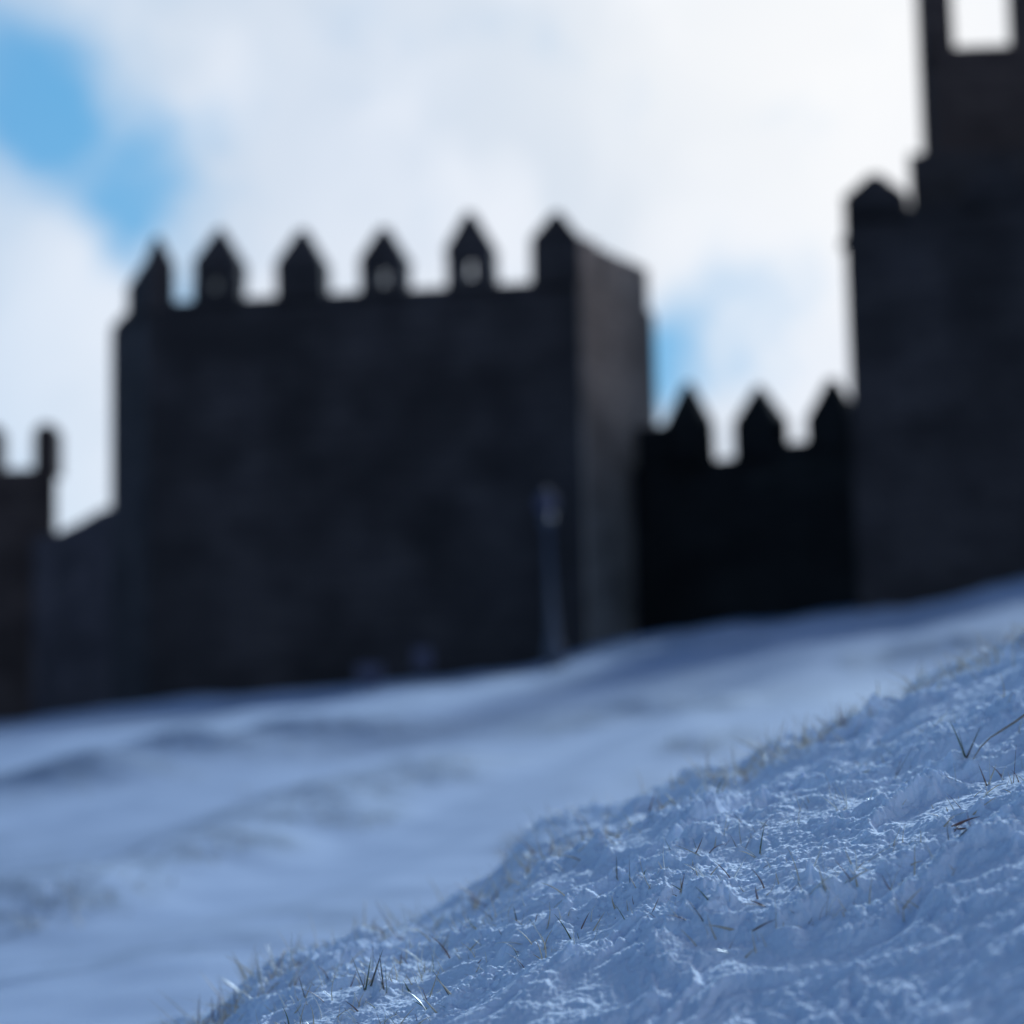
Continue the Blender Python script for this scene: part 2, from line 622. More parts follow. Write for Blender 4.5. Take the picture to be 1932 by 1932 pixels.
def polar(name, an, rad, mat, dip=0.0, smooth_=True):
    A, Rr = np.meshgrid(an, rad)
    X, Y = Rr * np.sin(A), Rr * np.cos(A)
    Z = height(X.ravel(), Y.ravel()).reshape(X.shape)
    if dip:
        Z[0] -= dip
        Z[1] -= dip * 0.5
    nr, na = X.shape
    co = np.stack([X, Y, Z], -1).reshape(-1, 3).astype(np.float32)
    i = np.arange((nr - 1) * (na - 1))
    ri, ai = i // (na - 1), i % (na - 1)
    v0 = ri * na + ai
    quads = np.stack([v0, v0 + 1, v0 + na + 1, v0 + na], 1)[:, ::-1].astype(np.int32)
    me = bpy.data.meshes.new(name)
    me.vertices.add(len(co))
    me.vertices.foreach_set('co', co.ravel())
    me.loops.add(quads.size)
    me.loops.foreach_set('vertex_index', quads.ravel())
    me.polygons.add(len(quads))
    me.polygons.foreach_set('loop_start', np.arange(0, quads.size, 4, dtype=np.int32))
    me.polygons.foreach_set('use_smooth', np.ones(len(quads), bool))
    me.materials.append(mat)
    me.update(calc_edges=True)
    o = bpy.data.objects.new(name, me)
    C.objects.link(o)
    return o


# hummocky bands of turf crossing the slope (from, to, spread on the photograph)
PATCH = [((60, 1710), (260, 1640), 60), ((300, 1625), (480, 1585), 45), ((420, 1560), (620, 1500), 60), ((600, 1510), (760, 1475), 45),
         ((760, 1470), (890, 1440), 34), ((640, 1560), (700, 1545), 26), ((0, 1500), (300, 1455), 46), ((300, 1425), (560, 1395), 36),
         ((500, 1405), (780, 1375), 28), ((960, 1400), (1150, 1355), 30), ((1150, 1350), (1520, 1315), 20), ((1020, 1610), (1120, 1560), 30),
         ((1280, 1420), (1380, 1400), 20), ((0, 1760), (160, 1710), 40), ((1150, 1240), (1450, 1215), 10), ((-300, 1800), (0, 1740), 50),
         ((1600, 1260), (1900, 1200), 14)]
_mounds = []
for (a0, a1, sp) in PATCH:
    nmk = max(2, int(math.hypot(a1[0] - a0[0], a1[1] - a0[1]) / (sp * 1.3)))
    for k in range(nmk):
        t = (k + rng.uniform(0.2, 0.8)) / nmk
        px, py = a0[0] + (a1[0] - a0[0]) * t, a0[1] + (a1[1] - a0[1]) * t + rng.gauss(0, sp * 0.2)
        d = cam_dir(px, py)
        tt = np.geomspace(3.6, 44, 700) / math.hypot(d.x, d.y)
        h_ = height(d.x * tt, d.y * tt, False)
        b_ = np.nonzero(d.z * tt < h_)[0]
        if len(b_) == 0:
            continue
        D_ = tt[b_[0]] * d.y
        u = sp / S * TT * D_
        _mounds.append((d.x * tt[b_[0]], D_, u * rng.uniform(0.25, 0.55), u * rng.uniform(2.0, 4.5), max(0.35, u * rng.uniform(1.6, 4.0))))
MOUNDS += _mounds

# snow spires that stand round stalks (measured on the photograph): px, py, height, radius
for (px, py, h_, r_) in [(1165, 1668, .026, .012), (1210, 1675, .012, .014), (1530, 1668, .030, .012), (1610, 1670, .026, .011),
                         (1560, 1690, .018, .020), (710, 1880, .030, .018), (1365, 1700, .028, .012), (1295, 1735, .030, .010),
                         (1760, 1490, .030, .020), (1850, 1540, .026, .016), (1915, 1600, .014, .02), (1490, 1390, .016, .012),
                         (960, 1800, .022, .012), (905, 1770, .016, .012), (800, 1745, .016, .012), (1130, 1580, .018, .012),
                         (1250, 1470, .02, .014), (1840, 1430, .026, .012), (1795, 1440, .02, .012), (1070, 1800, .016, .012),
                         (630, 1830, .018, .012), (560, 1850, .014, .014), (1240, 1900, .018, .01), (1700, 1660, .012, .02),
                         (1420, 1600, .014, .02), (1580, 1560, .016, .016), (1330, 1590, .014, .013), (1440, 1500, .018, .012)]:
    p_ = hit(px, py)
    if p_ is not None and p_.y < 3.5:
        SPIKES.append((p_.x, p_.y, h_ * 0.8, r_))

bank = tag(polar('snow_bank', angs, r1, M_bank), kind='structure')
_co = np.empty(len(bank.data.vertices) * 3, np.float32)
bank.data.vertices.foreach_get('co', _co)
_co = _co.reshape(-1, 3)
_at = bank.data.attributes.new('bank_part', 'FLOAT', 'POINT')
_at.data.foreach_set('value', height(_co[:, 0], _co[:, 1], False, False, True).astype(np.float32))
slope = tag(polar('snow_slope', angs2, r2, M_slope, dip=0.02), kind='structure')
_co = np.empty(len(slope.data.vertices) * 3, np.float32)
slope.data.vertices.foreach_get('co', _co)
_co = _co.reshape(-1, 3)
_at = slope.data.attributes.new('turf', 'FLOAT', 'POINT')
_at.data.foreach_set('value', height(_co[:, 0], _co[:, 1], False, True).astype(np.float32))

# ------------------------------------------------------------------ masonry builders


def prism(foot, z0, z1):
    """foot: list of (x, y), counter-clockwise"""
    n = len(foot)
    v = [(x, y, z0) for x, y in foot] + [(x, y, z1) for x, y in foot]
    f = [tuple(range(n))[::-1], tuple(range(n, 2 * n))]
    for i in range(n):
        j = (i + 1) % n
        f.append((i, j, n + j, n + i))
    return v, f


def ragged(v, amp, seed):
    """worn masonry: nudge every corner a little"""
    r = random.Random(seed)
    return [(a + r.uniform(-amp, amp), b + r.uniform(-amp, amp), c + r.uniform(-amp, amp)) for a, b, c in v]


def merlon(name, base, along, wdt, thick, h, peak, mat, parent, slit=None, seed=0):
    """base: centre of the foot; along: unit vector along the wall; slit: (width, height) of a loophole right through"""
    ax = Vector((along[0], along[1], 0)).normalized()
    ay = Vector((-ax.y, ax.x, 0))
    b = Vector(base)

    def P(u, v, z):
        return tuple(b + ax * u + ay * v + Vector((0, 0, z)))
    hw, ht = wdt / 2, thick / 2
    verts, faces = [], []
    rr = random.Random(seed + 17)
    j = lambda: rr.uniform(-0.03, 0.03)
    zb = -0.25
    xs = [-hw, hw]
    zs = [zb, h]
    if slit:
        sw, sh = slit
        xs = [-hw, -sw / 2, sw / 2, hw]
        z_c = h * 0.48
        zs = [zb, z_c - sh / 2, z_c + sh / 2, h]
    idx = {}
    for side, vv in ((0, -ht), (1, ht)):
        for i, u in enumerate(xs):
            for k, z in enumerate(zs):
                idx[(side, i, k)] = len(verts)
                du, dz = (j(), j()) if (i in (0, len(xs) - 1)) and k else (0, 0)
                verts.append(P(u + du, vv, z + dz))
    ni, nk = len(xs) - 1, len(zs) - 1
    for i in range(ni):
        for k in range(nk):
            if slit and i == 1 and k == 1:
                continue
            faces.append((idx[0, i, k], idx[0, i + 1, k], idx[0, i + 1, k + 1], idx[0, i, k + 1]))
            faces.append((idx[1, i, k], idx[1, i, k + 1], idx[1, i + 1, k + 1], idx[1, i + 1, k]))
    for k in range(nk):
        faces.append((idx[0, 0, k], idx[0, 0, k + 1], idx[1, 0, k + 1], idx[1, 0, k]))
        faces.append((idx[0, ni, k], idx[1, ni, k], idx[1, ni, k + 1], idx[0, ni, k + 1]))
    if slit:
        a = [(1, 1), (2, 1), (2, 2), (1, 2)]
        for q in range(4):
            i0, k0 = a[q]
            i1, k1 = a[(q + 1) % 4]
            faces.append((idx[0, i0, k0], idx[1, i0, k0], idx[1, i1, k1], idx[0, i1, k1]))
    # hipped cap with a short worn ridge
    ap = len(verts)
    rw = hw * 0.16
    verts.append(P(-rw + j(), -0.06, h + peak + j()))
    verts.append(P(rw + j(), -0.06, h + peak + j()))
    verts.append(P(rw, 0.06, h + peak + j()))
    verts.append(P(-rw, 0.06, h + peak + j()))
    faces.append(tuple([idx[0, i, nk] for i in range(ni + 1)] + [ap + 1, ap]))
    faces.append(tuple([idx[1, i, nk] for i in range(ni, -1, -1)] + [ap + 3, ap + 2]))
    faces.append((idx[0, 0, nk], ap, ap + 3, idx[1, 0, nk]))
    faces.append((idx[0, ni, nk], idx[1, ni, nk], ap + 2, ap + 1))
    faces.append((ap, ap + 1, ap + 2, ap + 3))
    return mesh_obj(name, verts, faces, mat, parent)


def seg_at(A, B, px, py=520):
    """point of the plan line A-B that stands in the photograph's column px (taken near the tops)"""
    d0 = cam_dir(px, py)
    # solve A + t (B-A) = s d0 in plan
    ex, ey = B.x - A.x, B.y - A.y
    det = ex * (-d0.y) + d0.x * ey
    t = ((-A.x) * (-d0.y) + d0.x * (-A.y)) / det
    return Vector((A.x + ex * t, A.y + ey * t, 0))


# ------------------------------------------------------------------ main tower
B = on_ray_y(1092, 527, 47.5)
ZT = B.z
A = on_ray_z(278, 572, ZT)
Cc = on_ray_z(1230, 590, ZT)
Dd = on_ray_z(209, 632, ZT)
print('main tower', A, B, Cc, Dd)
foot = [(A.x, A.y), (B.x, B.y), (Cc.x, Cc.y), (Cc.x + 0.2, Cc.y + 5), (Dd.x - 0.2, Cc.y + 5.4), (Dd.x, Dd.y)]
mt = empty('castle_tower', ((A.x + B.x) / 2, (A.y + B.y) / 2 + 3, 1.6))
tag(mt, 'broad square dark stone tower in the middle with five pointed merlons across its front', 'tower')
v, f = prism(foot, -3, ZT)
mesh_obj('wall', v, f, M_st, mt)
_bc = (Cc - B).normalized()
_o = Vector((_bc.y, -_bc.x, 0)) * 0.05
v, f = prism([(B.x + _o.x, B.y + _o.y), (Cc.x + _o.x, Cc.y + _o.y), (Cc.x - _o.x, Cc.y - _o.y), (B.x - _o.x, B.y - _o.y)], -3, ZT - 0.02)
mesh_obj('lit_side_wall', v, f, M_stlit, mt)['label'] = 'side wall with light painted in as a lighter brown'  # thin slab carrying the painted light of the right face
ab = (B - A).normalized()
inn = Vector((-ab.y, ab.x, 0)) * 0.3


def px_w(dist, pxs):
    return pxs / S * TT * dist


for i, (px, w_, sh, pk, sl_) in enumerate([(407, 95, 492, 426, 1), (566, 96, 494, 427, 0), (722, 94, 488, 424, 1), (886, 96, 468, 394, 1)]):
    c = seg_at(A, B, px)
    c.z = ZT
    dist = c.y
    hs = on_ray_y(px, sh, dist).z - ZT
    hp = on_ray_y(px, pk, dist).z - ZT - hs
    merlon('merlon', c + inn, ab, px_w(dist, w_), 0.6, hs, hp, M_st, mt, (0.15, 0.46) if sl_ else None, seed=i)
# corner merlons and those running back along both sides
c = seg_at(A, B, 1048)
c.z = ZT
merlon('merlon', c + inn, ab, px_w(c.y, 98), 0.6, on_ray_y(1046, 446, c.y).z - ZT, 0.60, M_st, mt, seed=9)
bc = (Cc - B).normalized()
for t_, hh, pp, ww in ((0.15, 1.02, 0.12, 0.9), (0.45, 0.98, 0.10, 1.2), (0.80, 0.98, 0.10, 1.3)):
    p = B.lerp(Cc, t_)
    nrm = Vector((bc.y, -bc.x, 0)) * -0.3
    merlon('merlon', (p.x + nrm.x, p.y + nrm.y, ZT), bc, ww, 0.6, hh, pp, M_stlit, mt, seed=int(t_ * 100))  # right-hand merlons share the painted light
ad = (A - Dd).normalized()
for t_, hh, pp, ww in ((0.09, 0.85, 0.75, 1.0), (0.40, 0.8, 0.45, 1.1), (0.85, 0.2, 0.25, 1.0)):
    p = A.lerp(Dd, t_)
    nrm = Vector((-ad.y, ad.x, 0)) * 0.3
    merlon('merlon', (p.x + nrm.x, p.y + nrm.y, ZT), ad, ww, 0.6, hh, pp, M_st, mt, seed=int(t_ * 100) + 3)

# ------------------------------------------------------------------ curtain wall between the towers
W0 = B.lerp(Cc, 0.62)
W1 = on_ray_y(1660, 870, 46.5)
cw = empty('curtain_wall', ((W0.x + W1.x) / 2, (W0.y + W1.y) / 2, 2.2))
tag(cw, 'shade-darkened curtain wall with three pointed merlons between the two towers', 'wall')
dirw = Vector((W1.x - W0.x, W1.y - W0.y, 0)).normalized()
nb = Vector((-dirw.y, dirw.x, 0))
zc = on_ray_y(1360, 866, seg_at(W0, W1, 1360, 860).y).z


def wall_foot(P0, P1, th):
    d = Vector((P1.x - P0.x, P1.y - P0.y, 0)).normalized()
    n = Vector((-d.y, d.x, 0)) * th
    return [(P0.x, P0.y), (P1.x, P1.y), (P1.x + n.x, P1.y + n.y), (P0.x + n.x, P0.y + n.y)]


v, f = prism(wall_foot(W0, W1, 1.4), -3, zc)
mesh_obj('wall', v, f, M_stshade, cw)
for i, (px, w_, sh, pk) in enumerate([(1289, 84, 796, 720), (1423, 92, 790, 726), (1563, 92, 786, 712)]):
    c = seg_at(W0, W1, px, 800)
    c.z = zc
    hs = on_ray_y(px, sh, c.y).z - zc
    hp = on_ray_y(px, pk, c.y).z - zc - hs
    merlon('merlon', c + nb * 0.3, dirw, px_w(c.y, w_), 0.6, hs, hp, M_stshade, cw, seed=30 + i)
# higher sills of the two side gaps
for (p0, p1, py) in ((1200, 1262, 806), (1469, 1541, 836)):
    a_, b_ = seg_at(W0, W1, p0, 830), seg_at(W0, W1, p1, 830)
    v, f = prism(wall_foot(a_, b_, 0.56), zc - 0.05, on_ray_y((p0 + p1) / 2, py, a_.y).z)
    mesh_obj('parapet', v, f, M_stshade, cw)

# ------------------------------------------------------------------ right-hand tower
P1 = on_ray_y(1591, 400, 42.5)
ZR = P1.z
P2 = on_ray_z(2350, 300, ZR)
P2 = Vector((P1.x + 12.0, P1.y - 3.0, 0))
rt = empty('bastion', (P1.x + 4, P1.y + 2, 2.6))
tag(rt, 'tall dark bastion cut by the right edge, with one pointed corner merlon', 'tower')
foot = [(P1.x, P1.y), (P2.x, P2.y), (P2.x, P2.y + 6), (P1.x * (P1.y + 6) / P1.y + 0.3, P1.y + 6)]
v, f = prism(foot, -3, ZR)
mesh_obj('wall', v, f, M_st, rt)
rd = Vector((P2.x - P1.x, P2.y - P1.y, 0)).normalized()
rn = Vector((-rd.y, rd.x, 0))
wm = px_w(42.5, 118)
for i in range(5):
    c = Vector((P1.x, P1.y, ZR)) + rd * (wm / 2 + 0.02 + i * 2.3) + rn * 0.35
    hs = on_ray_y(1606, 374, 42.5).z - ZR
    hp = on_ray_y(1650, 322, 42.5).z - ZR - hs
    merlon('merlon', c, rd, wm, 0.7, hs, hp, M_st, rt, seed=50 + i)
v, f = prism([(P1.x - 0.04, P1.y - 0.04), (P2.x, P2.y - 0.04), (P2.x, P2.y + 0.3), (P1.x - 0.04, P1.y + 0.3)], ZR - 0.70, ZR - 0.52)
mesh_obj('string_course', v, f, M_st, rt)

# ------------------------------------------------------------------ the keep rising behind it
K1 = on_ray_y(1713, 290, 47.0)
keep = empty('keep_tower', (K1.x + 4, K1.y + 2.5, 2.8))
tag(keep, 'highest brownish tower rising out of frame, a square gap of sky between its battlements', 'tower')
v, f = prism([(K1.x, K1.y), (K1.x + 11, K1.y - 0.6), (K1.x + 11, K1.y + 7), (K1.x * (K1.y + 7) / K1.y + 0.2, K1.y + 7)], -3, K1.z)
mesh_obj('wall', v, f, M_st, keep)
K2 = on_ray_y(1746, 258, 47.3)
K3 = on_ray_y(1770, 258, 46.9)
zn = on_ray_y(1860, 78, 46.8).z
v, f = prism([(K3.x, K1.y + 0.15), (K1.x + 10.8, K1.y - 0.42), (K1.x + 10.8, K1.y + 6.8), (K2.x + 1.7, K1.y + 6.8), (K2.x + 0.03, K1.y + 0.9)], K1.z - 0.1, zn)
mesh_obj('upper_wall', v, f, M_stbrown, keep)
kd = Vector((11, -0.6, 0)).normalized()
for (p0, p1) in ((1743, 1802), (1918, 1990), (2105, 2175)):
    a_ = on_ray_y(p0, 60, K1.y + 0.16)
    b_ = on_ray_y(p1, 60, K1.y + 0.16)
    cx = Vector(((a_.x + b_.x) / 2, K1.y + 0.62 - 0.05 * ((p0 - 1743) / 150), zn))
    merlon('merlon', cx, kd, b_.x - a_.x, 0.9, 2.1, 0.9, M_stbrown, keep, seed=p0)

# ------------------------------------------------------------------ left side: far tower and the low wall
L1 = on_ray_y(107, 880, 60.0)
zl = on_ray_y(30, 884, 60.0).z
lt = empty('turret', (L1.x - 3, L1.y + 2, 0.8))
tag(lt, 'brownish far turret cut by the left edge, with narrow round-topped merlons', 'tower')
v, f = prism([(L1.x - 7, L1.y + 0.3), (L1.x, L1.y), (L1.x * (L1.y + 5) / L1.y - 0.2, L1.y + 5), (L1.x - 7, L1.y + 5)], -3, zl)
mesh_obj('wall', v, f, M_stbrown, lt)


def round_merlon(px0, px1, pytop, y):
    a_, b_ = on_ray_y(px0, 850, y), on_ray_y(px1, 850, y)
    top = on_ray_y((px0 + px1) / 2, pytop, y).z
    hw = (b_.x - a_.x) / 2
    cx = (a_.x + b_.x) / 2
    n = 10
    prof = [(cx - hw, zl - 0.2)] + [(cx - hw * math.cos(math.pi * k / n), top - hw + hw * math.sin(math.pi * k / n)) for k in range(n + 1)] + [(cx + hw, zl - 0.2)]
    m = len(prof)
    yy = y + 0.06
    vv = [(x, yy, z) for x, z in prof] + [(x, yy + 0.6, z) for x, z in prof]
    ff = [tuple(range(m))[::-1], tuple(range(m, 2 * m))]
    for i in range(m):
        jn = (i + 1) % m
        ff.append((i, jn, m + jn, m + i))
    mesh_obj('merlon', vv, ff, M_stbrown, lt)


round_merlon(62, 109, 797, 60.0)
round_merlon(-38, 2, 800, 60.0)

Q0 = on_ray_y(62, 1010, 58.0)
Q1 = on_ray_y(225, 950, Dd.y + 1.2)
lw = empty('low_wall', ((Q0.x + Q1.x) / 2, (Q0.y + Q1.y) / 2, 0.8))
tag(lw, 'lower greyish wall stepping up to meet the left side of the broad tower', 'wall')
steps = [(62, 1016), (112, 1003), (150, 985), (185, 964), (225, 950)]
vv, ff = [], []
pts = []
for px, py in steps:
    c = seg_at(Q0, Q1, px, 980)
    pts.append((c.x, c.y, on_ray_y(px, py, c.y).z))
dq = Vector((Q1.x - Q0.x, Q1.y - Q0.y, 0)).normalized()
nq = Vector((-dq.y, dq.x, 0)) * 0.9
m = len(pts)
for off in (Vector((0, 0, 0)), nq):
    for x, y, z in pts:
        vv.append((x + off.x, y + off.y, -3))
    for x, y, z in pts:
        vv.append((x + off.x, y + off.y, z))
o2 = 2 * m
for i in range(m - 1):
    ff.append((i, i + 1, m + i + 1, m + i))
    ff.append((o2 + i, o2 + m + i, o2 + m + i + 1, o2 + i + 1))
    ff.append((m + i, m + i + 1, o2 + m + i + 1, o2 + m + i))
ff.append((0, m, o2 + m, o2))
ff.append((m - 1, o2 + m - 1, o2 + 2 * m - 1, 2 * m - 1))
mesh_obj('wall', vv, ff, M_stpale, lw)

# ------------------------------------------------------------------ lamp post and floodlights


def lathe(prof, n, c, axis_lean=(0, 0)):
    vv, ff = [], []
    for (r_, z) in prof:
        for k in range(n):
            a = 2 * math.pi * k / n
            vv.append((c[0] + r_ * math.cos(a) + axis_lean[0] * z, c[1] + r_ * math.sin(a) + axis_lean[1] * z, c[2] + z))
    for i in range(len(prof) - 1):
        for k in range(n):
            k2 = (k + 1) % n
            ff.append((i * n + k, i * n + k2, (i + 1) * n + k2, (i + 1) * n + k))
    ff.append(tuple(range(n))[::-1])
    ff.append(tuple(range((len(prof) - 1) * n, len(prof) * n)))
    return vv, ff


M_pole = plain('painted steel', (0.075, 0.085, 0.115), 0.45, 0.3)
M_globe = plain('opal glass', (0.075, 0.072, 0.12), 0.9, 0, 0.04)
M_lampmetal = plain('grey aluminium', (0.085, 0.08, 0.12), 0.5, 0.1)

base_p = on_ray_y(1047, 1240, 38.0)
bz = float(height(np.array([base_p.x]), np.array([base_p.y]), False)[0])
top_p = on_ray_y(1031, 950, 38.0)
lp = empty('street_lamp', (base_p.x, base_p.y, bz))
tag(lp, 'slender grey lamp post with a pale globe in front of the broad tower', 'street lamp')
H = top_p.z - bz
lean = ((top_p.x - base_p.x) / H, 0)
v, f = lathe([(0.16, -0.2), (0.16, 0.35), (0.13, 0.42), (0.09, 0.6), (0.09, 0.9), (0.07, 1.0), (0.05, H - 0.42), (0.12, H - 0.38), (0.12, H - 0.26), (0.06, H - 0.2)], 16, (base_p.x, base_p.y, bz), lean)
mesh_obj('pole', v, f, M_pole, lp, True)
gr = 0.19
v, f = lathe([(gr * math.sin(math.pi * k / 10) + 0.002, H - gr * math.cos(math.pi * k / 10)) for k in range(11)], 20, (base_p.x, base_p.y, bz), lean)
mesh_obj('globe', v, f, M_globe, lp, True)
v, f = lathe([(0.04, H + 0.18), (0.05, H + 0.2), (0.03, H + 0.22), (0.01, H + 0.25)], 16, (base_p.x, base_p.y, bz), lean)
mesh_obj('cap', v, f, M_pole, lp, True)


def floodlight(px, py, y, w_, h_, label, stem=0.25):
    p = on_ray_y(px, py, y)
    z = p.z
    gz = float(height(np.array([p.x]), np.array([p.y]), False)[0])
    z = max(z, gz + 0.1)
    r0 = empty('floodlight', (p.x, p.y, gz))
    tag(r0, label, 'floodlight', 'small floodlights at the foot of the broad tower')
    v, f = lathe([(0.09, -0.15), (0.09, 0.02), (0.03, 0.04), (0.03, max(0.06, z - gz - h_ * 0.4))], 10, (p.x, p.y, gz))
    mesh_obj('stand', v, f, M_pole, r0)
    # tapering housing, wide glass end tipped up to the wall
    t = math.radians(35)
    vv = []
    for (yy, s_) in ((-0.20, 0.62), (-0.16, 0.75), (0.12, 1.0), (0.17, 1.0)):
        for sx, sz in ((-1, -1), (1, -1), (1, 1), (-1, 1)):
            lx, ly, lz = sx * w_ / 2 * s_, yy, sz * h_ / 2 * s_
            vv.append((p.x + lx, p.y + ly * math.cos(t) - lz * math.sin(t), z + ly * math.sin(t) + lz * math.cos(t)))
    ff = [(0, 1, 2, 3)]
    for q in range(3):
        for k in range(4):
            k2 = (k + 1) % 4
            ff.append((q * 4 + k, q * 4 + 4 + k, q * 4 + 4 + k2, q * 4 + k2))
    ff.append((15, 14, 13, 12))
    mesh_obj('housing', vv, ff, M_lampmetal, r0)


floodlight(797, 1247, 41.0, 0.34, 0.36, 'small pale floodlight standing clear of the snow, the one nearer the lamp post')
floodlight(697, 1276, 41.0, 0.50, 0.32, 'small pale floodlight half sunk in snow, the one farther from the lamp post')

# ------------------------------------------------------------------ grass


def blade(vv, ff, base, dirv, length, width, bend, nseg=6):
    """a folded, tapering, bent leaf with real thickness"""
    d = Vector(dirv).normalized()
    side = d.cross(Vector((0, 0, 1)))
    if side.length < 0.1:
        side = Vector((1, 0, 0))
    side.normalize()
    side = (Matrix.Rotation(rng.uniform(0, 6.28), 3, d) @ side)
    bdir = Vector(bend)
    p = Vector(base) - d * 0.006
    s0 = len(vv)
    for k in range(nseg + 1):
        t = k / nseg
        wv = width * (1 - t ** 1.6) * 0.5 + 0.00012
        nn = d.cross(side).normalized()
        vv += [tuple(p - side * wv), tuple(p + nn * wv * 0.45), tuple(p + side * wv), tuple(p - nn * wv * 0.25)]
        d = (d + bdir * (1.0 / nseg)).normalized()
        side = (side - d * side.dot(d)).normalized()
        p = p + d * (length / nseg)
    for k in range(nseg):
        a = s0 + k * 4
        for q in range(4):
            q2 = (q + 1) % 4
            ff.append((a + q, a + q2, a + 4 + q2, a + 4 + q))
    ff.append((s0, s0 + 3, s0 + 2, s0 + 1))
    e = s0 + nseg * 4
    ff.append((e, e + 1, e + 2, e + 3))


G_straw = plain('dry straw', (0.52, 0.43, 0.31), 0.6, 0, 0.3, 200)
G_red = plain('reddish stem', (0.17, 0.085, 0.07), 0.5, 0, 0.3, 200)
G_green = plain('green blade', (0.07, 0.10, 0.04), 0.45, 0, 0.3, 200)
G_dark = plain('dark stem', (0.085, 0.072, 0.06), 0.5, 0, 0.3, 200)
G_frost = plain('frosted blade', (0.62, 0.62, 0.60), 0.35, 0, 0.2, 300)
GM = [G_straw, G_red, G_green, G_dark, G_frost]


def scatter(name, places, label, lenr, wr, tilt=0.6):
    vv, ff, mi = [], [], []
    for (p, sc_, m) in places:
        n0 = len(ff)
        up = Vector((rng.gauss(-0.1, tilt), rng.gauss(0, tilt * 0.7), 1.0))
        blade(vv, ff, p, up, rng.uniform(*lenr) * sc_, rng.uniform(*wr) * sc_ ** 0.6, (rng.gauss(0, 0.5), rng.gauss(0, 0.4), rng.uniform(-0.7, 0.1)))
        mi += [m] * (len(ff) - n0)
    o = mesh_obj(name, vv, ff, None, mats=GM, midx=mi, smooth_=True)
    tag(o, label, 'grass', kind='stuff')
    return o


def pick(wts=(10, 3, 1, 0.8, 9)):
    return rng.choices(range(5), wts)[0]


# loose blades over the near bank
pl = []
xs_, ys_, cr_ = [], [], []
while len(xs_) < 2700:
    a = rng.uniform(-0.30, 0.30)
    brow = float(np.interp(a, _ba, _br))
    if rng.random() < 0.5:
        r_ = brow + 0.45 + rng.gauss(0, 0.3)
    else:
        r_ = rng.uniform(1.5, brow + 0.5)
    if r_ < 1.35 or r_ > 3.6:
        continue
    x, y = r_ * math.sin(a), r_ * math.cos(a)
    if float(pn(np.array([x * 4.2 + 9]), np.array([y * 4.2 + 2]))[0]) < -0.05 + 0.25 * rng.random():
        continue
    if r_ < 1.72 and rng.random() < 0.7:
        continue
    xs_.append(x)
    ys_.append(y)
    cr_.append(r_ > brow + 0.3)
hs_ = height(np.array(xs_), np.array(ys_))
for x, y, z, c_ in zip(xs_, ys_, hs_, cr_):
    n_ = 1 if rng.random() < 0.75 else rng.randint(2, 3)
    for _ in range(n_):
        q = Vector((x + rng.gauss(0, 0.004), y + rng.gauss(0, 0.004), float(z)))
        pl.append((q, rng.choice([0.8, 1.1, 1.5, 1.9]) if c_ else rng.choice([0.4, 0.55, 0.7, 1.0, 1.2]), rng.choice([0, 0, 0, 4, 4, 1]) if c_ else pick()))
scatter('grass_blades', pl, 'thin frosted and dry grass blades poking out all over the near snow bank', (0.008, 0.034), (0.0007, 0.0017))

# tussocks out on the slope, seen as soft dark streaks
pl = []
for (a0, a1, sp) in PATCH:
    for k in range(14):
        t = rng.random()
        px, py = a0[0] + (a1[0] - a0[0]) * t + rng.gauss(0, sp * 0.5), a0[1] + (a1[1] - a0[1]) * t + rng.gauss(0, sp * 0.28)
        d = cam_dir(px, py)
        # on the smooth lie of the slope
        tt = np.geomspace(3.4, 44, 500) / math.hypot(d.x, d.y)
        h_ = height(d.x * tt, d.y * tt, False)
        b_ = np.nonzero(d.z * tt < h_)[0]
        if len(b_) == 0:
            continue
        i = b_[0]
        x, y = d.x * tt[i], d.y * tt[i]
        if y < 3.4:
            continue
        for _ in range(4):
            q = Vector((x + rng.gauss(0, 0.05), y + rng.gauss(0, 0.05), float(h_[i]) - 0.005))
            pl.append((q, rng.uniform(0.7, 1.3), rng.choice([0, 0, 2, 3, 4, 4, 4])))
scatter('grass_tussocks', pl, 'blurred dark frosted tussocks in streaks across the open snow slope', (0.02, 0.06), (0.002, 0.004), 0.7)

# single clumps and stalks that stand out
def tuft(name, cat, label, specs, group=None):
    """specs: (px, py, tip px, tip py, width mm, material, sag)"""
    first = hit(specs[0][0], specs[0][1])
    root = empty(name, first)
    for (px, py, tx, ty, wm_, mat_, sag) in specs:
        b0 = hit(px, py)
        if b0 is None or b0.y > 3.6:
            b0 = Vector(first)
        dt = cam_dir(tx, ty)
        tip = dt * ((b0.y + rng.uniform(-0.01, 0.01)) / dt.y)
        d = tip - b0
        L = d.length
        vv, ff = [], []
        up = d.normalized() + Vector((0, 0, 1)) * sag * 0.5
        blade(vv, ff, b0, up, L * 1.05 + 0.004, wm_ / 1300, Vector((0, 0, -1)) * sag, 8)
        mesh_obj('blade', vv, ff, GM[mat_], root, True)
    tag(root, label, cat, group)
    return root


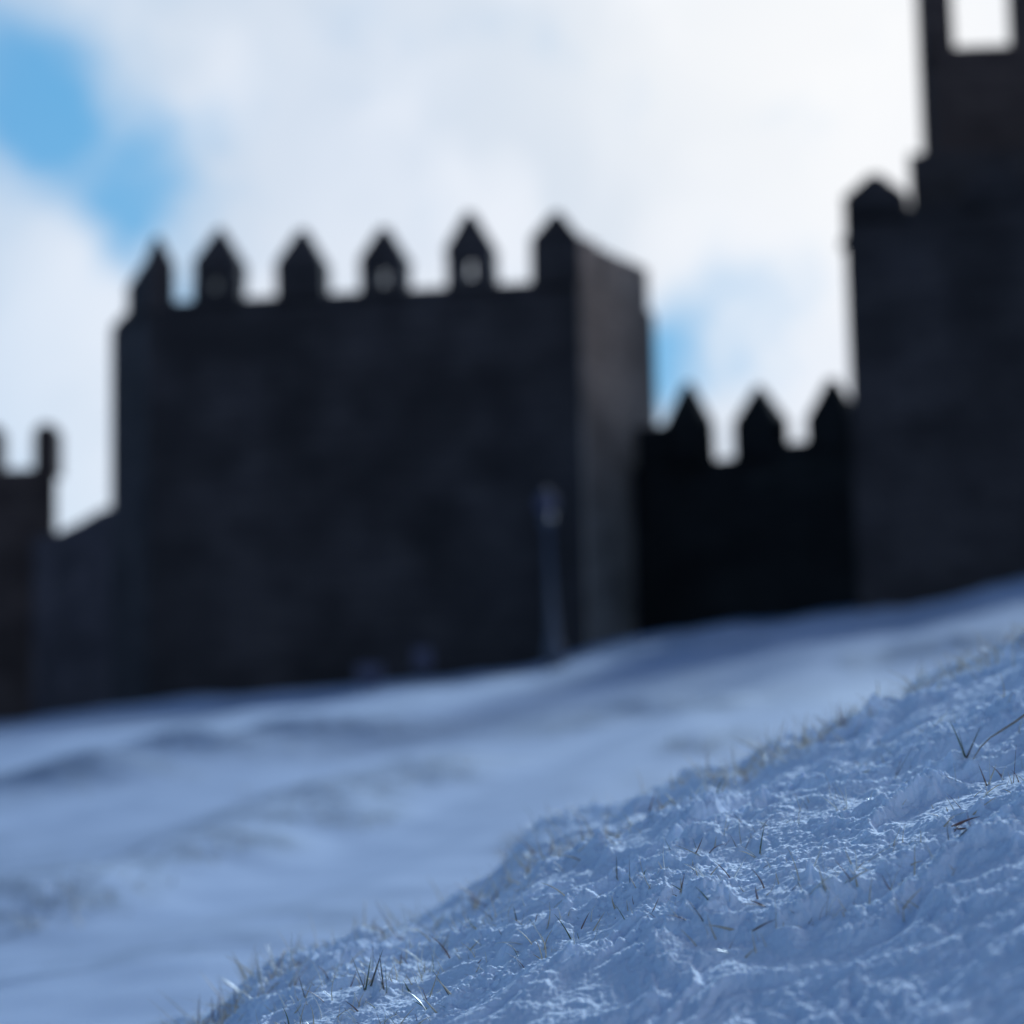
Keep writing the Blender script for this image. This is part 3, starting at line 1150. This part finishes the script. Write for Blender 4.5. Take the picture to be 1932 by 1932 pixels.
GG = 'grass tufts standing out of the near snow'
tuft('grass_tuft', 'grass tuft', 'tallest clump of thin dark blades, at the bottom of the bank left of the middle', [
    (688, 1872, 662, 1800, 2.4, 3, .1), (690, 1874, 700, 1806, 2.0, 2, -.1), (700, 1870, 722, 1790, 2.6, 3, .2), (722, 1865, 706, 1800, 2.0, 1, .5),
    (724, 1868, 716, 1798, 2.4, 3, .1), (716, 1875, 738, 1830, 1.6, 0, .2), (686, 1870, 690, 1830, 1.8, 3, 0), (730, 1874, 726, 1812, 2.0, 2, .2)], GG)
tuft('grass_tuft', 'grass tuft', 'straw-coloured slanting stalk with dark hooked tip left of the tallest clump', [
    (575, 1882, 562, 1836, 2.0, 3, .1), (574, 1880, 566, 1845, 1.5, 1, .3), (576, 1884, 590, 1850, 1.4, 0, .2)], GG)
tuft('grass_tuft', 'grass tuft', 'short green blades on the snow just right of the tallest clump', [
    (772, 1872, 760, 1846, 2.4, 2, .2), (776, 1874, 764, 1856, 2.0, 2, .3), (846, 1880, 814, 1826, 2.6, 3, .1), (850, 1880, 822, 1842, 2.2, 0, .2)], GG)
tuft('grass_tuft', 'grass tuft', 'row of upright pale and dark blades along a snow ridge in the lower middle', [
    (930, 1742, 920, 1708, 2.0, 0, .1), (948, 1745, 945, 1718, 1.8, 3, 0), (975, 1740, 968, 1706, 2.0, 3, .1), (985, 1742, 990, 1718, 1.6, 1, .1),
    (960, 1744, 962, 1692, 1.2, 4, .1), (1010, 1755, 1004, 1735, 1.8, 4, .1)], GG)
tuft('grass_tuft', 'grass tuft', 'two upright dark needles rising from a horned snow spire', [
    (1164, 1660, 1163, 1612, 2.4, 3, .0), (1188, 1665, 1187, 1612, 2.2, 3, .0), (1166, 1664, 1158, 1630, 1.8, 0, .1)], GG)
tuft('grass_tuft', 'grass tuft', 'reddish upright stalk with a frosted foot beside a leaning snow lump', [
    (1284, 1690, 1292, 1645, 2.8, 1, .1), (1286, 1692, 1284, 1652, 2.0, 0, .1), (1270, 1692, 1266, 1668, 1.4, 4, .1)], GG)
tuft('grass_tuft', 'grass tuft', 'thick frosted straw blade leaning out of a peaked snow mound', [
    (1556, 1680, 1540, 1622, 4.4, 0, .05), (1560, 1682, 1546, 1640, 3.0, 4, .1), (1612, 1664, 1598, 1632, 2.2, 4, .1), (1616, 1668, 1612, 1636, 2.0, 0, .0)], GG)
tuft('grass_tuft', 'grass tuft', 'red bent stems lying across a snow ridge in the lower right', [
    (1445, 1710, 1395, 1700, 2.4, 1, .5), (1440, 1708, 1412, 1694, 3.0, 1, .3), (1420, 1756, 1462, 1730, 2.0, 1, .4), (1382, 1762, 1330, 1742, 2.6, 0, .2),
    (1500, 1724, 1488, 1712, 2.0, 3, .2)], GG)
tuft('grass_tuft', 'grass tuft', 'tangled knot of frosted reddish grass wrapped in snow toward the right', [
    (1800, 1560, 1850, 1535, 3.2, 1, .4), (1815, 1575, 1838, 1550, 3.0, 3, .3), (1790, 1545, 1830, 1525, 2.4, 4, .4), (1770, 1540, 1745, 1530, 2.4, 1, .3),
    (1830, 1560, 1822, 1520, 2.2, 1, .3), (1800, 1530, 1784, 1500, 2.0, 4, .1), (1845, 1530, 1880, 1500, 2.0, 0, .3), (1805, 1565, 1860, 1560, 3.0, 1, .5),
    (1780, 1560, 1800, 1535, 2.4, 0, .5)], GG)
tuft('grass_tuft', 'grass tuft', 'upright frosted pale blade standing in a cupped snow lump near the right edge', [
    (1868, 1482, 1866, 1420, 3.4, 4, .0), (1865, 1482, 1880, 1440, 2.4, 0, .1), (1862, 1484, 1846, 1440, 2.0, 1, .2)], GG)
tuft('grass_tuft', 'grass tuft', 'forked dark blades with a green tip standing high on the bank', [
    (1822, 1430, 1806, 1372, 2.8, 3, .0), (1824, 1432, 1850, 1370, 2.2, 3, .0), (1822, 1430, 1794, 1360, 2.4, 2, .3), (1818, 1434, 1812, 1400, 2.0, 4, .1)], GG)
tuft('grass_tuft', 'grass tuft', 'thin crossed stalks bridging small snow ridges below the bank crest', [
    (1690, 1470, 1724, 1405, 1.8, 3, .0), (1640, 1455, 1715, 1428, 1.5, 0, .1), (1690, 1465, 1706, 1420, 1.6, 1, .1), (1718, 1450, 1732, 1425, 1.6, 1, .2)], GG)
tuft('grass_tuft', 'grass tuft', 'short green-brown blades on the snow ridge above the horned spire', [
    (1264, 1605, 1250, 1575, 2.4, 2, .1), (1314, 1602, 1306, 1578, 2.4, 2, .1), (1390, 1600, 1376, 1572, 2.0, 3, .1), (1408, 1598, 1420, 1570, 1.6, 1, .1),
    (1348, 1600, 1352, 1575, 1.6, 0, .1)], GG)
tuft('grass_tuft', 'grass tuft', 'solitary tall frosted stalk sticking up from the bank crest at the right edge', [
    (1912, 1258, 1913, 1190, 2.8, 0, .0), (1914, 1258, 1906, 1225, 1.8, 4, .1), (1908, 1256, 1922, 1222, 1.6, 4, .1)], GG)

# the long curved twig at the right edge
vv, ff = [], []
tw = [(1836, 1432), (1850, 1410), (1868, 1392), (1890, 1378), (1915, 1362), (1945, 1340), (1990, 1322)]
b0 = hit(*tw[0])
pts = []
for i, (px, py) in enumerate(tw):
    d = cam_dir(px, py)
    pts.append(d * ((b0.y - 0.01 * i * 0.6) / d.y))
n = 8
for i, p in enumerate(pts):
    t = (pts[min(i + 1, len(pts) - 1)] - pts[max(i - 1, 0)]).normalized()
    s_ = t.cross(Vector((0, 0, 1))).normalized()
    u_ = s_.cross(t)
    rad = 0.0015 * (0.35 + 0.65 * i / len(pts)) * (1 + 0.15 * math.sin(i * 2.3))
    for k in range(n):
        a = 2 * math.pi * k / n
        vv.append(tuple(p + s_ * rad * math.cos(a) + u_ * rad * math.sin(a)))
for i in range(len(pts) - 1):
    for k in range(n):
        k2 = (k + 1) % n
        ff.append((i * n + k, i * n + k2, (i + 1) * n + k2, (i + 1) * n + k))
ff.append(tuple(range(n))[::-1])
ff.append(tuple(range((len(pts) - 1) * n, len(pts) * n)))
o = mesh_obj('twig', vv, ff, plain('bark', (0.30, 0.24, 0.20), 0.8, 0, 0.4, 150), smooth_=True)
tag(o, 'long thin curved brown twig arching over the snow at the right edge', 'twig')


# ------------------------------------------------------------------ beads of ice scattered on blades and lips of snow
vv, ff = [], []
xb, yb = [], []
for _ in range(420):
    a = rng.uniform(-0.24, 0.27)
    r_ = rng.uniform(1.55, 2.7)
    xb.append(r_ * math.sin(a))
    yb.append(r_ * math.cos(a))
hb_ = height(np.array(xb), np.array(yb))
OCT = [(1, 0, 0), (-1, 0, 0), (0, 1, 0), (0, -1, 0), (0, 0, 1), (0, 0, -1)]
OF = [(0, 2, 4), (2, 1, 4), (1, 3, 4), (3, 0, 4), (2, 0, 5), (1, 2, 5), (3, 1, 5), (0, 3, 5)]
for x, y, z in zip(xb, yb, hb_):
    n0 = len(vv)
    q = rng.uniform(0.0003, 0.0007)
    rot = Matrix.Rotation(rng.uniform(0, 3), 3, 'X') @ Matrix.Rotation(rng.uniform(0, 3), 3, 'Z')
    for o3 in OCT:
        w3 = rot @ Vector(o3) * q * rng.uniform(0.8, 1.3)
        vv.append((x + w3.x, y + w3.y, float(z) + q * 0.5 + w3.z))
    ff += [tuple(n0 + i for i in f3) for f3 in OF]
m_ice, t_ice, p_ice = new_mat('ice grains')
p_ice.inputs['Base Color'].default_value = (0.85, 0.9, 0.95, 1)
p_ice.inputs['Roughness'].default_value = 0.12
p_ice.inputs['IOR'].default_value = 1.31
tag(mesh_obj('ice_grains', vv, ff, m_ice), 'tiny glinting grains of ice strewn over the near snow bank', 'ice', kind='stuff')
